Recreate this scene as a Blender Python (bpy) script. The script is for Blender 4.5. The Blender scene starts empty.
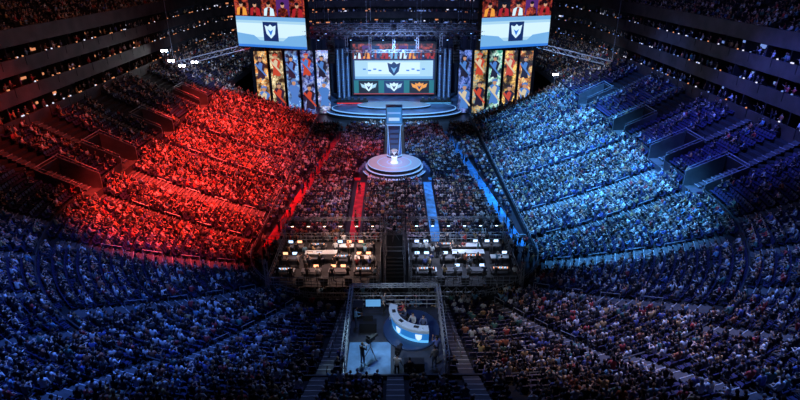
import bpy, math, random
from mathutils import Vector, Matrix
random.seed(7)
R_=random.random
S=bpy.context.scene
S.view_settings.view_transform='Standard'

# ------------------------------------------------------------------ materials
def nodes(name):
    m=bpy.data.materials.new(name); m.use_nodes=True
    nt=m.node_tree; return m,nt,nt.nodes['Principled BSDF']
def mat(name,col,rough=.6,metal=0,emit=None,es=0,var=0,scale=3):
    m,nt,b=nodes(name)
    b.inputs['Base Color'].default_value=(*col,1)
    b.inputs['Roughness'].default_value=rough
    b.inputs['Metallic'].default_value=metal
    if emit:
        b.inputs['Emission Color'].default_value=(*emit,1); b.inputs['Emission Strength'].default_value=es
    if var:
        tc=nt.nodes.new('ShaderNodeTexCoord'); n=nt.nodes.new('ShaderNodeTexNoise'); n.inputs['Scale'].default_value=scale
        n.inputs['Detail'].default_value=4
        r=nt.nodes.new('ShaderNodeValToRGB')
        r.color_ramp.elements[0].position=.3; r.color_ramp.elements[1].position=.7
        r.color_ramp.elements[0].color=(*[c*(1-var) for c in col],1)
        r.color_ramp.elements[1].color=(*[min(1,c*(1+var)) for c in col],1)
        nt.links.new(tc.outputs['Object'],n.inputs['Vector']); nt.links.new(n.outputs['Fac'],r.inputs[0]); nt.links.new(r.outputs[0],b.inputs['Base Color'])
    return m
def randmat(name,cols,seed,rough=.8,const=True):
    m,nt,b=nodes(name)
    oi=nt.nodes.new('ShaderNodeObjectInfo'); wn=nt.nodes.new('ShaderNodeTexWhiteNoise'); wn.noise_dimensions='2D'
    cx=nt.nodes.new('ShaderNodeCombineXYZ'); cx.inputs[1].default_value=seed
    nt.links.new(oi.outputs['Random'],cx.inputs[0]); nt.links.new(cx.outputs[0],wn.inputs['Vector'])
    r=nt.nodes.new('ShaderNodeValToRGB'); cr=r.color_ramp
    cr.interpolation='CONSTANT' if const else 'LINEAR'
    n=len(cols)
    while len(cr.elements)<n: cr.elements.new(.5)
    for i,c in enumerate(cols):
        cr.elements[i].position=i/n; 
    for i,c in enumerate(cols): cr.elements[i].color=(*c,1)
    nt.links.new(wn.outputs['Value'],r.inputs[0]); nt.links.new(r.outputs[0],b.inputs['Base Color'])
    b.inputs['Roughness'].default_value=rough
    return m
def ledart(name,cols,scale=.6,es=1.2,seed=0):
    m,nt,b=nodes(name)
    N=nt.nodes.new; L=nt.links.new
    tc=N('ShaderNodeTexCoord'); mp=N('ShaderNodeMapping')
    mp.inputs['Location'].default_value=(seed*3.7,seed*1.3,seed*2.1)
    mp.inputs['Rotation'].default_value=(.4,.5,.2)
    n=N('ShaderNodeTexNoise'); n.inputs['Scale'].default_value=scale; n.inputs['Detail'].default_value=6; n.inputs['Distortion'].default_value=2.2
    r=N('ShaderNodeValToRGB'); cr=r.color_ramp
    while len(cr.elements)<len(cols): cr.elements.new(.5)
    k=len(cols)
    for i in range(k): cr.elements[i].position=.3+.4*i/(k-1)
    for i,c in enumerate(cols): cr.elements[i].color=(*c,1)
    n2=N('ShaderNodeTexNoise'); n2.inputs['Scale'].default_value=scale*.8; n2.inputs['Detail'].default_value=3
    r2=N('ShaderNodeValToRGB'); r2.color_ramp.elements[0].position=.4; r2.color_ramp.elements[0].color=(.04,.04,.05,1); r2.color_ramp.elements[1].position=.6
    mx=N('ShaderNodeMixRGB'); mx.blend_type='MULTIPLY'; mx.inputs[0].default_value=1
    L(tc.outputs['Object'],mp.inputs[0]); L(mp.outputs[0],n.inputs['Vector']); L(n.outputs['Fac'],r.inputs[0])
    L(mp.outputs[0],n2.inputs['Vector']); L(n2.outputs['Fac'],r2.inputs[0]); L(r.outputs[0],mx.inputs[1]); L(r2.outputs[0],mx.inputs[2])
    L(mx.outputs[0],b.inputs['Emission Color']); b.inputs['Emission Strength'].default_value=es
    b.inputs['Base Color'].default_value=(.02,.02,.02,1)
    return m

SHIRT=[(.02,.02,.025),(.8,.8,.8),(.02,.02,.03),(.14,.14,.16),(.9,.9,.88),(.02,.02,.03),(.5,.06,.06),(.12,.16,.45),(.02,.02,.03),(.9,.9,.9),(.2,.22,.25),(.02,.03,.07),(.65,.42,.18),(.1,.25,.22),(.02,.02,.02),(.05,.05,.06),(.5,.18,.1),(.2,.42,.6),(.015,.015,.015),(.06,.06,.07),(.03,.03,.04),(.03,.02,.03),(.015,.015,.02),(.02,.015,.015)]
M_skin=randmat('skin',[(.65,.42,.32),(.7,.48,.38),(.42,.25,.17),(.72,.52,.42),(.6,.4,.3),(.22,.12,.08)],3.1,.5)
M_shirt=randmat('shirt',SHIRT,1.7)
M_trou=randmat('trousers',[(.02,.025,.05),(.04,.06,.12),(.02,.02,.02),(.12,.1,.08),(.05,.05,.06)],5.3)
M_hair=randmat('hair',[(.01,.008,.006),(.04,.02,.01),(.015,.01,.01),(.25,.15,.07),(.06,.03,.015),(.01,.01,.01),(.02,.02,.02),(.5,.48,.46)],8.9)
M_shoe=mat('shoe',(.03,.03,.03)); M_eye=mat('eye',(.01,.01,.01),.2); M_lip=mat('lip',(.35,.1,.08))
PM=[M_skin,M_shirt,M_trou,M_hair,M_shoe,M_eye,M_lip]
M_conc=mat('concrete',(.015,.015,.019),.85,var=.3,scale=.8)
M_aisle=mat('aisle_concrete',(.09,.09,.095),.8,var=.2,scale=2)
M_wall=mat('parapet_paint',(.04,.043,.052),.6,var=.15,scale=1)
M_vwall=mat('vomitory_wall_paint',(.17,.175,.19),.6,var=.15,scale=1)
M_black=mat('black_paint',(.008,.008,.01),.6)
M_dark=mat('dark_grey',(.02,.021,.025),.6,var=.3,scale=2)
M_metal=mat('rail_metal',(.42,.45,.5),.4,.3)
M_truss=mat('truss_metal',(.3,.33,.38),.4,.4)
M_seat=mat('seat_plastic',(.04,.037,.11),.45)
M_floor=mat('arena_floor_paint',(.03,.03,.04),.35,var=.3,scale=.3)
M_redlit=mat('red_aisle_light',(.5,.02,.035),.8,var=.5,scale=1.2)  # red light on the aisle floor, put into the colour
M_blulit=mat('blue_aisle_light',(.07,.34,.7),.8,var=.5,scale=1.2)  # same for the blue-lit aisles
M_white=mat('white_laminate',(.75,.78,.82),.3)
M_fascia=mat('suite_fascia',(.05,.037,.035),.6,var=.5,scale=.5)
M_nose=mat('step_nosing',(.5,.5,.5),.6)

# ------------------------------------------------------------------ mesh builder
class MB:
    def __init__(s): s.v=[];s.f=[];s.m=[]
    def add(s,vs,fs,m,M=None):
        o=len(s.v)
        for p in vs:
            p=Vector(p); s.v.append(M@p if M else p)
        for i,f in enumerate(fs):
            s.f.append([o+k for k in f]); s.m.append(m[i] if isinstance(m,list) else m)
    def box(s,c,z,m,rz=0):
        x,y,h=z[0]/2,z[1]/2,z[2]/2; co,si=math.cos(rz),math.sin(rz)
        vs=[]
        for dz in(-h,h):
            for a,b in((-x,-y),(x,-y),(x,y),(-x,y)): vs.append((c[0]+a*co-b*si,c[1]+a*si+b*co,c[2]+dz))
        s.add(vs,[(3,2,1,0),(4,5,6,7),(0,1,5,4),(1,2,6,5),(2,3,7,6),(3,0,4,7)],m)
    def frus(s,c,z,b0,b1,h,m):
        vs=[]
        for (w,d),zz in((b0,z),(b1,z+h)):
            for a,b in((-1,-1),(1,-1),(1,1),(-1,1)): vs.append((c[0]+a*w/2,c[1]+b*d/2,zz))
        s.add(vs,[(3,2,1,0),(4,5,6,7),(0,1,5,4),(1,2,6,5),(2,3,7,6),(3,0,4,7)],m)
    def cyl(s,p0,p1,r0,m,r1=None,n=8):
        p0=Vector(p0);p1=Vector(p1);r1=r0 if r1 is None else r1
        d=(p1-p0); 
        if d.length<1e-6:return
        d.normalize(); a=d.orthogonal().normalized(); b=d.cross(a)
        vs=[p0+(a*math.cos(t)+b*math.sin(t))*r0 for t in[2*math.pi*i/n for i in range(n)]]+[p1+(a*math.cos(t)+b*math.sin(t))*r1 for t in[2*math.pi*i/n for i in range(n)]]
        s.add(vs,[(i,(i+1)%n,n+(i+1)%n,n+i) for i in range(n)]+[tuple(range(n))[::-1],tuple(range(n,2*n))],m)
    def ell(s,c,z,m,seg=12,rings=8,M=None,fn=None,keep=None):
        vs=[];u=[]
        for i in range(rings+1):
            th=math.pi*i/rings
            for j in range(seg):
                ph=2*math.pi*j/seg
                p=Vector((math.sin(th)*math.cos(ph),math.sin(th)*math.sin(ph),math.cos(th))); u.append(p)
                q=fn(p) if fn else p
                vs.append(Vector((c[0]+q.x*z[0],c[1]+q.y*z[1],c[2]+q.z*z[2])))
        fs=[]
        for i in range(rings):
            for j in range(seg):
                a,b,cc,d=i*seg+j,i*seg+(j+1)%seg,(i+1)*seg+(j+1)%seg,(i+1)*seg+j
                if keep and not keep((u[a]+u[cc])/2): continue
                fs.append((a,d,cc,b))
        s.add(vs,fs,m,M)
    def lathe(s,c,prof,m,n=32,sx=1,sy=1):
        vs=[];fs=[];ms=[]
        for r,z in prof:
            for j in range(n):
                t=2*math.pi*j/n; vs.append((c[0]+r*sx*math.cos(t),c[1]+r*sy*math.sin(t),c[2]+z))
        for i in range(len(prof)-1):
            for j in range(n):
                fs.append((i*n+j,i*n+(j+1)%n,(i+1)*n+(j+1)%n,(i+1)*n+j)); ms.append(m[i] if isinstance(m,list) else m)
        s.add(vs,fs,ms)
    def build(s,name,mats,smooth=False,parent=None,link=True):
        me=bpy.data.meshes.new(name); me.from_pydata([tuple(p) for p in s.v],[],s.f)
        for m in mats: me.materials.append(m)
        me.polygons.foreach_set('material_index',s.m)
        if smooth: me.polygons.foreach_set('use_smooth',[True]*len(s.f))
        me.update()
        ob=bpy.data.objects.new(name,me)
        if link: S.collection.objects.link(ob)
        if parent: ob.parent=parent
        return ob
def empty(name,loc=(0,0,0)):
    e=bpy.data.objects.new(name,None); S.collection.objects.link(e); e.location=loc; return e

# ------------------------------------------------------------------ people
def skinmesh(vs,es,rad,root=0,sub=1):
    me=bpy.data.meshes.new('t'); me.from_pydata(vs,es,[]); ob=bpy.data.objects.new('t',me); S.collection.objects.link(ob)
    ob.modifiers.new('s','SKIN'); sv=me.skin_vertices[0].data
    for i,r in enumerate(rad): sv[i].radius=(r,r) if not isinstance(r,tuple) else r
    for i in range(len(vs)): sv[i].use_root=(i==root)
    m=ob.modifiers.new('b','SUBSURF'); m.levels=sub; m.render_levels=sub
    bpy.context.view_layer.update()
    dg=bpy.context.evaluated_depsgraph_get(); ev=ob.evaluated_get(dg); em=ev.to_mesh()
    V=[v.co.copy() for v in em.vertices]; F=[tuple(p.vertices) for p in em.polygons]
    ev.to_mesh_clear(); bpy.data.objects.remove(ob); bpy.data.meshes.remove(me)
    return V,F
def segd(p,a,b):
    ab=b-a; t=max(0,min(1,(p-a).dot(ab)/max(ab.length_squared,1e-9))); return (p-a-ab*t).length
def hand(mb,w,d,side):
    d=Vector(d).normalized(); n=Vector((0,0,1)); n=(n-d*n.dot(d))
    if n.length<.2: n=Vector((0,-1,0))-d*(-d.y)
    n.normalize(); r=d.cross(n)*(1 if side>0 else -1)
    T=Matrix((( r.x,d.x,n.x,w.x),(r.y,d.y,n.y,w.y),(r.z,d.z,n.z,w.z),(0,0,0,1)))
    mb.ell((0,.05,0),(.042,.055,.017),0,8,6,M=T)
    for i,(x,l) in enumerate(((-.03,.06),(-.01,.075),(.011,.08),(.031,.07))):
        vs=[T@Vector((x*.7,.06,0)),T@Vector((x,.095,0)),T@Vector((x*1.1,.095+l*.5,-.012)),T@Vector((x*1.1,.095+l*.85,-.04))]
        V,F=skinmesh(vs,[(0,1),(1,2),(2,3)],[.009,.009,.008,.007],0,0); mb.add(V,F,0)
    vs=[T@Vector((.025,.02,0)),T@Vector((.055,.05,-.008)),T@Vector((.062,.09,-.02))]
    V,F=skinmesh(vs,[(0,1),(1,2)],[.012,.011,.009],0,0); mb.add(V,F,0)
def person(name,stand=False,arms='lap',lean=0.0,long_hair=False,sleeve=True,hdturn=0,link=False,mats=None):
    V3=Vector
    if stand:
        J=dict(pel=(0,0,.95),bel=(0,0,1.1),che=(0,0,1.32),nb=(0,-.01,1.46),nk=(0,.01,1.54),hipL=(.09,0,.9),kneL=(.11,.03,.5),ankL=(.12,-.02,.09),toeL=(.14,.14,.04),
               shL=(.18,-.01,1.42),elL=(.25,-.02,1.14),wrL=(.24,.1,.92))
    else:
        J=dict(pel=(0,0,.58),bel=(0,-.01,.74),che=(0,.0,.96),nb=(0,0,1.1),nk=(0,.02,1.17),hipL=(.09,.04,.56),kneL=(.13,.43,.56),ankL=(.13,.42,.12),toeL=(.14,.57,.05),
               shL=(.18,0,1.06),elL=(.26,.05,.8),wrL=(.14,.28,.7))
    J={k:V3(v) for k,v in J.items()}
    for k in('hip','kne','ank','toe','sh','el','wr'):
        v=J[k+'L']; J[k+'R']=V3((-v.x,v.y,v.z))
    z0=J['shL'].z
    if arms=='up':
        for s,q in(('L',1),('R',-1)): J['el'+s]=V3((.3*q,.08,z0+.16)); J['wr'+s]=V3((.24*q,.12,z0+.4))
    if arms=='oneup': J['elR']=V3((-.3,.12,z0+.12)); J['wrR']=V3((-.26,.16,z0+.36))
    if arms=='clap':
        for s,q in(('L',1),('R',-1)): J['el'+s]=V3((.25*q,.14,z0-.2)); J['wr'+s]=V3((.05*q,.33,z0-.08))
    if arms=='phone': J['elR']=V3((-.22,.2,z0-.18)); J['wrR']=V3((-.1,.38,z0+.02))
    if arms=='chin': J['elL']=V3((.17,.3,z0-.33)); J['wrL']=V3((.07,.2,z0-.06))
    if arms=='desk':
        for s,q in(('L',1),('R',-1)): J['el'+s]=V3((.26*q,.12,z0-.28)); J['wr'+s]=V3((.15*q,.36,z0-.26))
    if lean:
        piv=J['pel'].copy(); rot=Matrix.Rotation(-lean,3,'X')
        for k in('bel','che','nb','nk','shL','shR','elL','elR','wrL','wrR'): J[k]=piv+rot@(J[k]-piv)
    names=['pel','bel','che','nb','nk','shL','elL','wrL','shR','elR','wrR','hipL','kneL','ankL','toeL','hipR','kneR','ankR','toeR']
    rad=[.135,.125,.14,.075,.052,.068,.047,.03,.068,.047,.03,.088,.062,.042,.035,.088,.062,.042,.035]
    ed=[('pel','bel',1),('bel','che',1),('che','nb',1),('nb','nk',0),('che','shL',1),('shL','elL',1),('elL','wrL',1 if sleeve else 0),('che','shR',1),('shR','elR',1),('elR','wrR',1 if sleeve else 0),
        ('pel','hipL',2),('hipL','kneL',2),('kneL','ankL',2),('ankL','toeL',4),('pel','hipR',2),('hipR','kneR',2),('kneR','ankR',2),('ankR','toeR',4)]
    V,F=skinmesh([J[n] for n in names],[(names.index(a),names.index(b)) for a,b,_ in ed],rad)
    mb=MB(); ms=[]
    for f in F:
        c=sum((V[i] for i in f),V3())/len(f)
        ms.append(min((segd(c,J[a],J[b]),t) for a,b,t in ed)[1])
    mb.add(V,F,ms)
    for s,q in(('L',1),('R',-1)):
        d=(J['wr'+s]-J['el'+s]).normalized()
        if arms in('up',): d=V3((0,.1,1))
        hand(mb,J['wr'+s],d,-q)
    nk=J['nk']; H=Matrix.Translation(nk+V3((0,.02,.12)))@Matrix.Rotation(hdturn,4,'Z')@Matrix.Rotation(-.12-lean*.3,4,'X')
    def hf(p): 
        k=1-.28*max(0,-p.z)**1.5
        return V3((p.x*k,p.y*(k if p.y<0 else 1-.1*max(0,-p.z)),p.z))
    mb.ell((0,0,0),(.076,.096,.118),0,14,10,M=H,fn=hf)
    mb.add([(-.012,.09,.015),(.012,.09,.015),(-.018,.088,-.03),(.018,.088,-.03),(0,.122,-.026),(0,.098,.02)],[(0,2,4,5),(5,4,3,1),(2,3,4)],0,H)
    for q in(1,-1):
        mb.ell((.078*q,-.005,-.005),(.01,.02,.03),0,6,5,M=H)
        mb.ell((.03*q,.084,.012),(.013,.009,.007),5,6,5,M=H)
        mb.ell((.03*q,.086,.034),(.018,.008,.004),3,6,4,M=H)
    mb.ell((0,.088,-.055),(.024,.008,.006),6,8,4,M=H)
    if long_hair:
        mb.ell((0,-.01,.012),(.088,.106,.12),3,14,10,M=H,keep=lambda p:p.z>.45 or p.y<.1)
        mb.ell((0,-.065,-.1),(.075,.045,.15),3,10,6,M=H)
    else: mb.ell((0,-.008,.012),(.084,.102,.118),3,14,10,M=H,keep=lambda p:p.z>.5 or (p.y<.0 and p.z>-.35))
    return mb.build(name,mats or PM,True,link=link)

src=bpy.data.collections.new('crowd_people'); 
defs=[('lap',.05,0,1,0),('lap',.15,1,0,.2),('clap',.05,0,0,-.2),('chin',.2,0,1,0),('phone',.1,1,1,.1),('desk',.1,0,1,-.3),('oneup',0,0,0,0),('lap',-.05,0,0,-.1)]
for i,(a,l,lh,sl,ht) in enumerate(defs):
    src.objects.link(person('p%02d_seated'%i,False,a,l,bool(lh),bool(sl),ht))
src2=bpy.data.collections.new('crew_people')
for i,(a,l,lh,sl,ht) in enumerate([('lap',0,0,1,0),('desk',.1,0,1,0),('phone',0,1,0,.3),('clap',.0,0,1,-.2)]):
    src2.objects.link(person('q%02d_standing'%i,True,a,l,bool(lh),bool(sl),ht))
# seat
sm=MB()
sm.box((0,.02,.43),(.44,.42,.06),0); sm.add([(-.22,-.18,.44),(.22,-.18,.44),(.22,-.3,.9),(-.22,-.3,.9),(-.22,-.23,.44),(.22,-.23,.44),(.22,-.35,.88),(-.22,-.35,.88)],
   [(0,1,2,3),(5,4,7,6),(3,2,6,7),(0,3,7,4),(1,5,6,2)],0)
for q in(-1,1):
    sm.box((q*.25,.0,.62),(.04,.34,.035),1); sm.box((q*.25,-.16,.31),(.035,.06,.62),1)
srcs=bpy.data.collections.new('seat_source'); srcs.objects.link(sm.build('arena_seat',[M_seat,M_dark],link=False))

def instancer(name,pts,coll):
    me=bpy.data.meshes.new(name); me.from_pydata([p[:3] for p in pts],[],[])
    a=me.attributes.new('rot','FLOAT_VECTOR','POINT'); a.data.foreach_set('vector',[c for p in pts for c in(0,0,p[3])])
    a=me.attributes.new('scl','FLOAT','POINT'); a.data.foreach_set('value',[p[4] for p in pts])
    a=me.attributes.new('idx','INT','POINT'); a.data.foreach_set('value',[p[5] for p in pts])
    ob=bpy.data.objects.new(name,me); S.collection.objects.link(ob)
    g=bpy.data.node_groups.new(name,'GeometryNodeTree')
    g.interface.new_socket('Geometry',in_out='INPUT',socket_type='NodeSocketGeometry'); g.interface.new_socket('Geometry',in_out='OUTPUT',socket_type='NodeSocketGeometry')
    N=g.nodes.new; L=g.links.new
    gi=N('NodeGroupInput'); go=N('NodeGroupOutput'); ip=N('GeometryNodeInstanceOnPoints'); ci=N('GeometryNodeCollectionInfo')
    ci.inputs['Collection'].default_value=coll; ci.inputs['Separate Children'].default_value=True; ci.inputs['Reset Children'].default_value=True
    def na(nm,t):
        n=N('GeometryNodeInputNamedAttribute'); n.data_type=t; n.inputs['Name'].default_value=nm; return n.outputs['Attribute']
    er=N('FunctionNodeEulerToRotation')
    L(na('rot','FLOAT_VECTOR'),er.inputs[0]); L(er.outputs[0],ip.inputs['Rotation'])
    L(na('scl','FLOAT'),ip.inputs['Scale']); ip.inputs['Pick Instance'].default_value=True
    L(na('idx','INT'),ip.inputs['Instance Index'])
    L(gi.outputs[0],ip.inputs['Points']); L(ci.outputs[0],ip.inputs['Instance']); L(ip.outputs[0],go.inputs[0])
    m=ob.modifiers.new('inst','NODES'); m.node_group=g
    return ob

# ------------------------------------------------------------------ bowl path
AR=10*math.pi/2; TOT=76*2+12*2+4*AR
U_NEAR=76+AR+6
segs=[('s',76,(-16,130),(0,-1),(-1,0)),('a',AR,(-6,54),math.pi,0),('s',12,(-6,44),(1,0),(0,-1)),('a',AR,(6,54),1.5*math.pi,0),
      ('s',76,(16,54),(0,1),(1,0)),('a',AR,(6,130),0,0),('s',12,(6,140),(-1,0),(0,1)),('a',AR,(-6,130),.5*math.pi,0)]
def pt(u):
    u%=TOT
    for t,l,a,b,c in segs:
        if u<=l+1e-9:
            if t=='s': return (a[0]+b[0]*u,a[1]+b[1]*u,c[0],c[1],0)
            th=b+u/10; return (a[0]+10*math.cos(th),a[1]+10*math.sin(th),math.cos(th),math.sin(th),1)
        u-=l
    return pt(0)
def us(u0,u1):
    br=[];acc=0
    for k in range(3):
        for t,l,*_ in segs:
            if t=='a':
                for i in range(17): br.append(acc+l*i/16)
            else: br+= [acc,acc+l]
            acc+=l
    return sorted(set([u0,u1]+[round(b,5) for b in br if u0+.01<b<u1-.01]))
def off(u,d):
    x,y,nx,ny,_=pt(u); return x+nx*d,y+ny*d
def extrude(mb,ul,prof,m,cap=False):
    n=len(prof); vs=[]
    for u in ul:
        for d,z in prof:
            x,y=off(u,d); vs.append((x,y,z))
    fs=[];mm=[]
    for i in range(len(ul)-1):
        for j in range(n-1):
            fs.append((i*n+j,(i+1)*n+j,(i+1)*n+j+1,i*n+j+1)); mm.append(m[j] if isinstance(m,list) else m)
    mb.add(vs,fs,mm)
    if cap:
        for u in(ul[0],ul[-1]):
            P=[(*off(u,d),z) for d,z in prof]+[(*off(u,prof[-1][0]),0),(*off(u,prof[0][0]),0)]
            mb.add(P,[tuple(range(len(P)))],3)
zf=lambda d:.45+.28*d+.005*d*d
LO0=18; LO1=76+AR+12+AR+58
UD=18.1; FH=.45
lower=[(0,0),(0,zf(0)+FH),(.12,zf(0)+FH),(.12,zf(0))]
for j in range(20):
    d=j*.85
    if j: lower.append((d,zf(d)))
    lower.append((d+.85,zf(d)))
lower+= [(17,zf(17)),(UD,zf(17))]
def uz(k): return zf(UD+.85*k)+.35
PH=.3
upper=[(UD,zf(17)),(UD,uz(0)+PH),(UD+.12,uz(0)+PH),(UD+.12,uz(0))]
for k in range(12):
    d=UD+.85*k
    if k: upper.append((d,uz(k)))
    upper.append((d+.85,uz(k)))
DT=UD+.85*12; ZT=uz(11)
bowl=MB()
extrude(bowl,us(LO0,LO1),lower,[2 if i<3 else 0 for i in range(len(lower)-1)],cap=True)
VW=2.1
vy=[54,66,79,96]
voms=[130-y for y in vy]+[76+2*AR+12+(y-54+ (2.5 if y==54 else 0)) for y in vy]
voms[0]=73.5
voms.sort()
def usc(u,d): return (10+d)/10 if pt(u)[4] else 1
cur=0
def vomhw(u): return VW/usc(u,20)
for v in voms+[None]:
    e=TOT if v is None else v-vomhw(v)
    extrude(bowl,us(cur,e),upper,[2 if i<3 else 0 for i in range(len(upper)-1)])
    if v is None: break
    a,b=v-vomhw(v),v+vomhw(v); cur=b
    kk=5; dd=UD+.85*kk; wm=5
    prof=[(UD,zf(17)),(dd,zf(17)),(dd,uz(kk)+.8),(dd+.15,uz(kk)+.8),(dd+.15,uz(kk))]
    for k in range(kk,12):
        d=UD+.85*k
        if k>kk: prof.append((d,uz(k)))
        prof.append((d+.85,uz(k)))
    extrude(bowl,[a,v,b],prof,[1,3,wm,wm]+[0]*(len(prof)-5))
    for w in(a,b):
        n=.15/usc(w,20)/2
        P=[]
        for q in(-n,n):
            P+=[(*off(w+q,UD-.05),zf(17)),(*off(w+q,dd+.15),zf(17)),(*off(w+q,dd+.15),uz(kk)+1.0),(*off(w+q,UD-.05),uz(0)+1.0)]
        bowl.add(P,[(0,1,2,3),(7,6,5,4),(3,2,6,7),(0,3,7,4),(1,5,6,2)],wm)
aisL=[27,36.5,46,55.5,67,74,79.5,84.5,88.7,U_NEAR-4.6]
aisL=aisL+[2*U_NEAR-a for a in aisL]
WIDE={67:2.2,2*U_NEAR-67:1.6,79.5:1.5,2*U_NEAR-79.5:1.8,84.5:1.4,2*U_NEAR-84.5:1.4}
aisU=[8,17.5]+[27,36.5,46,55.5,65,74,78.5,81,83.5,86,88.5,U_NEAR-4.6]
aisU=aisU+[2*U_NEAR-a for a in aisU]
aisU+= [U_NEAR]
def stairs(u,rows,w=1.1):
    x,y,nx,ny,_=pt(u); rz=math.atan2(ny,nx)
    for d,z,h in rows:
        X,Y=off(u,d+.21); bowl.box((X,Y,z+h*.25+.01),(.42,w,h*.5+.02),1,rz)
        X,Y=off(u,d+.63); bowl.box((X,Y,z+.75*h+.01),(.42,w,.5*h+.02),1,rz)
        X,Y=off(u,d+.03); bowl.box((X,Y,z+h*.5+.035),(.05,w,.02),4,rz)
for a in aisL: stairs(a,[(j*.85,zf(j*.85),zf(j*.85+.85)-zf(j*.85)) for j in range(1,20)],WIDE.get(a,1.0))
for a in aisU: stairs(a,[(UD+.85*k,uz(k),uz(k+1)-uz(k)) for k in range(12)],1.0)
bowl.build('seating_bowl',[M_conc,M_aisle,M_wall,M_black,M_nose,M_vwall])

# rails
rail=MB()
def ringrail(u0,u1,d,z,h=1.0,step=2.0,bars=2,m=0,r=.035):
    ul=us(u0,u1)
    P=[(*off(u,d),z) for u in ul]
    for i in range(len(P)-1):
        a,b=Vector(P[i]),Vector(P[i+1])
        for k in range(bars):
            zz=Vector((0,0,h*(1-k*.45))); rail.cyl(a+zz,b+zz,r,m,n=5)
        L=(b-a).length; n=max(1,int(L/step))
        for q in range(n): p=a.lerp(b,q/n); rail.cyl(p,p+Vector((0,0,h)),r,m,n=5)
ringrail(LO0,76,.06,zf(0)+FH,.4,bars=1,r=.025)
ringrail(2*U_NEAR-76,LO1,.06,zf(0)+FH,.4,bars=1,r=.025)
ringrail(76,2*U_NEAR-76,.06,zf(0)+FH,.7,bars=2,step=.8,r=.035)
for v in voms:
    hw=vomhw(v); dd=UD+.85*5
    for w in(v-hw,v+hw): rail.cyl((*off(w,UD),uz(0)+1.35),(*off(w,dd),uz(5)+1.35),.04,0,n=5)
    rail.cyl((*off(v-hw,dd),uz(5)+1.2),(*off(v+hw,dd),uz(5)+1.2),.04,0,n=5)
for a in aisL:
    for j in (2,6,10,14):
        d=j*.85; z=zf(d); x,y=off(a,d); x2,y2=off(a,d+1.7)
        rail.cyl((x,y,z+.95),(x2,y2,zf(d+1.7)+.95),.035,0,n=5); rail.cyl((x,y,z),(x,y,z+.95),.03,0,n=5); rail.cyl((x2,y2,zf(d+1.7)),(x2,y2,zf(d+1.7)+.95),.03,0,n=5)
rail.build('guard_rail',[M_metal])

# ------------------------------------------------------------------ crowd points
seats=[];ppl=[]
def inplat(x,y): return abs(x)<3.75 and 24.5<y<35
def face(nx,ny): return math.atan2(-ny,-nx)-math.pi/2
def row(u0,u1,d,z,ais,pitch,occ,S1,P1,vom=False,dd=.6):
    u=u0
    while u<u1:
        sc=usc(u,d); u+=pitch/sc
        if u>u1: break
        if any(abs(u-a)*sc<(WIDE.get(a,1.0)/2+.28) for a in ais): continue
        if vom and any(abs(u-v)<vomhw(v)+.35/usc(u,20) for v in voms): continue
        x,y=off(u,d+dd)
        if inplat(x,y): continue
        _,_,nx,ny,_=pt(u); f=face(nx,ny)
        S1.append((x,y,z,f,1,0))
        if R_()<occ(x,y,d):
            ang=f+random.gauss(0,.25)+(.35 if nx>0 else -.35)*abs(nx)*(-1)
            P1.append((x+random.gauss(0,.04),y+random.gauss(0,.04),z,ang,random.uniform(.93,1.12),random.choice([0,1,2,3,4,5,7,0,7,1,3] if R_()<.94 else [6])))
def occL(x,y,d):
    if y<44.5 and abs(x)<10 and d<15: return .35
    if y<45: return .76
    return .92
def occU(x,y,d):
    if y<46: return .76
    if y<108: return (.16 if x>0 else .3) + (.2 if d>24 else 0)
    return .6
for j in range(20): row(LO0+.4,LO1-.4,j*.85,zf(j*.85),aisL,.54,occL,seats,ppl)
row(LO0+.4,LO1-.4,17,zf(17),aisL,.56,lambda x,y,d:.82,seats,ppl,True,.72)
for k in range(12): row(0,TOT,UD+.85*k,uz(k),aisU,.54,occU,seats,ppl,True)
instancer('seated_spectators',ppl,src); instancer('arena_seats',seats,srcs)

# ------------------------------------------------------------------ floor
fl=MB(); fl.box((0,90,-.1),(160,250,.2),0); fl.build('floor',[M_floor])
ca=MB()  # thin strips paint the red and blue aisle light onto the floor
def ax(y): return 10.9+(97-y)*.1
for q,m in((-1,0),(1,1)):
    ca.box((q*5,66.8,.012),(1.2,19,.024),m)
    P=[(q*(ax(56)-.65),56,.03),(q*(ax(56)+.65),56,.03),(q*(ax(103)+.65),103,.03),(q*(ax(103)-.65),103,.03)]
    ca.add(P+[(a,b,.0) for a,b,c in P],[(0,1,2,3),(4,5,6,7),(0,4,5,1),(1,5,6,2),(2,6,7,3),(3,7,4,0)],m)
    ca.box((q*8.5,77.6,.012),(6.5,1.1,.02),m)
ca.build('painted_aisle_light',[M_redlit,M_blulit])
fs=[];fp=[]
y=57.5
while y<106:
    x=-15.6
    while x<15.7:
        a=abs(x); ok=abs(a-ax(y))>1.0 and math.hypot(x,y-81)>6.0
        if y<77: ok=ok and abs(a-5)>.9
        if 76.9<y<78.4: ok=False
        if 77<y and a<1.9: ok=False
        if ok:
            fs.append((x,y,0,0,1,0))
            if R_()<.95: fp.append((x+random.gauss(0,.04),y+random.gauss(0,.04),0,random.gauss(0,.2)+math.atan2(x,60),random.uniform(.93,1.1),random.choice([0,1,2,3,4,5,7,7,0,6])))
        x+=.54
    y+=.88
instancer('floor_spectators',fp,src); instancer('floor_chairs',fs,srcs)
walk=[]
for i in range(56):
    q=random.choice((-1,1)); y=random.uniform(57.5,102)
    x=ax(y) if (R_()<.75 or y>75) else 5
    walk.append((q*x+random.gauss(0,.3),y,.03,random.uniform(0,6.28),1,random.randint(0,3)))
for i in range(34): walk.append((random.uniform(-12,12),random.uniform(55.6,56.6),0,random.uniform(0,6.28),1,random.randint(0,3)))
for i in range(16): walk.append((random.uniform(-12.5,12.5),random.uniform(44.9,45.3),0,random.uniform(0,6.28),1,random.randint(0,3)))
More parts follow.
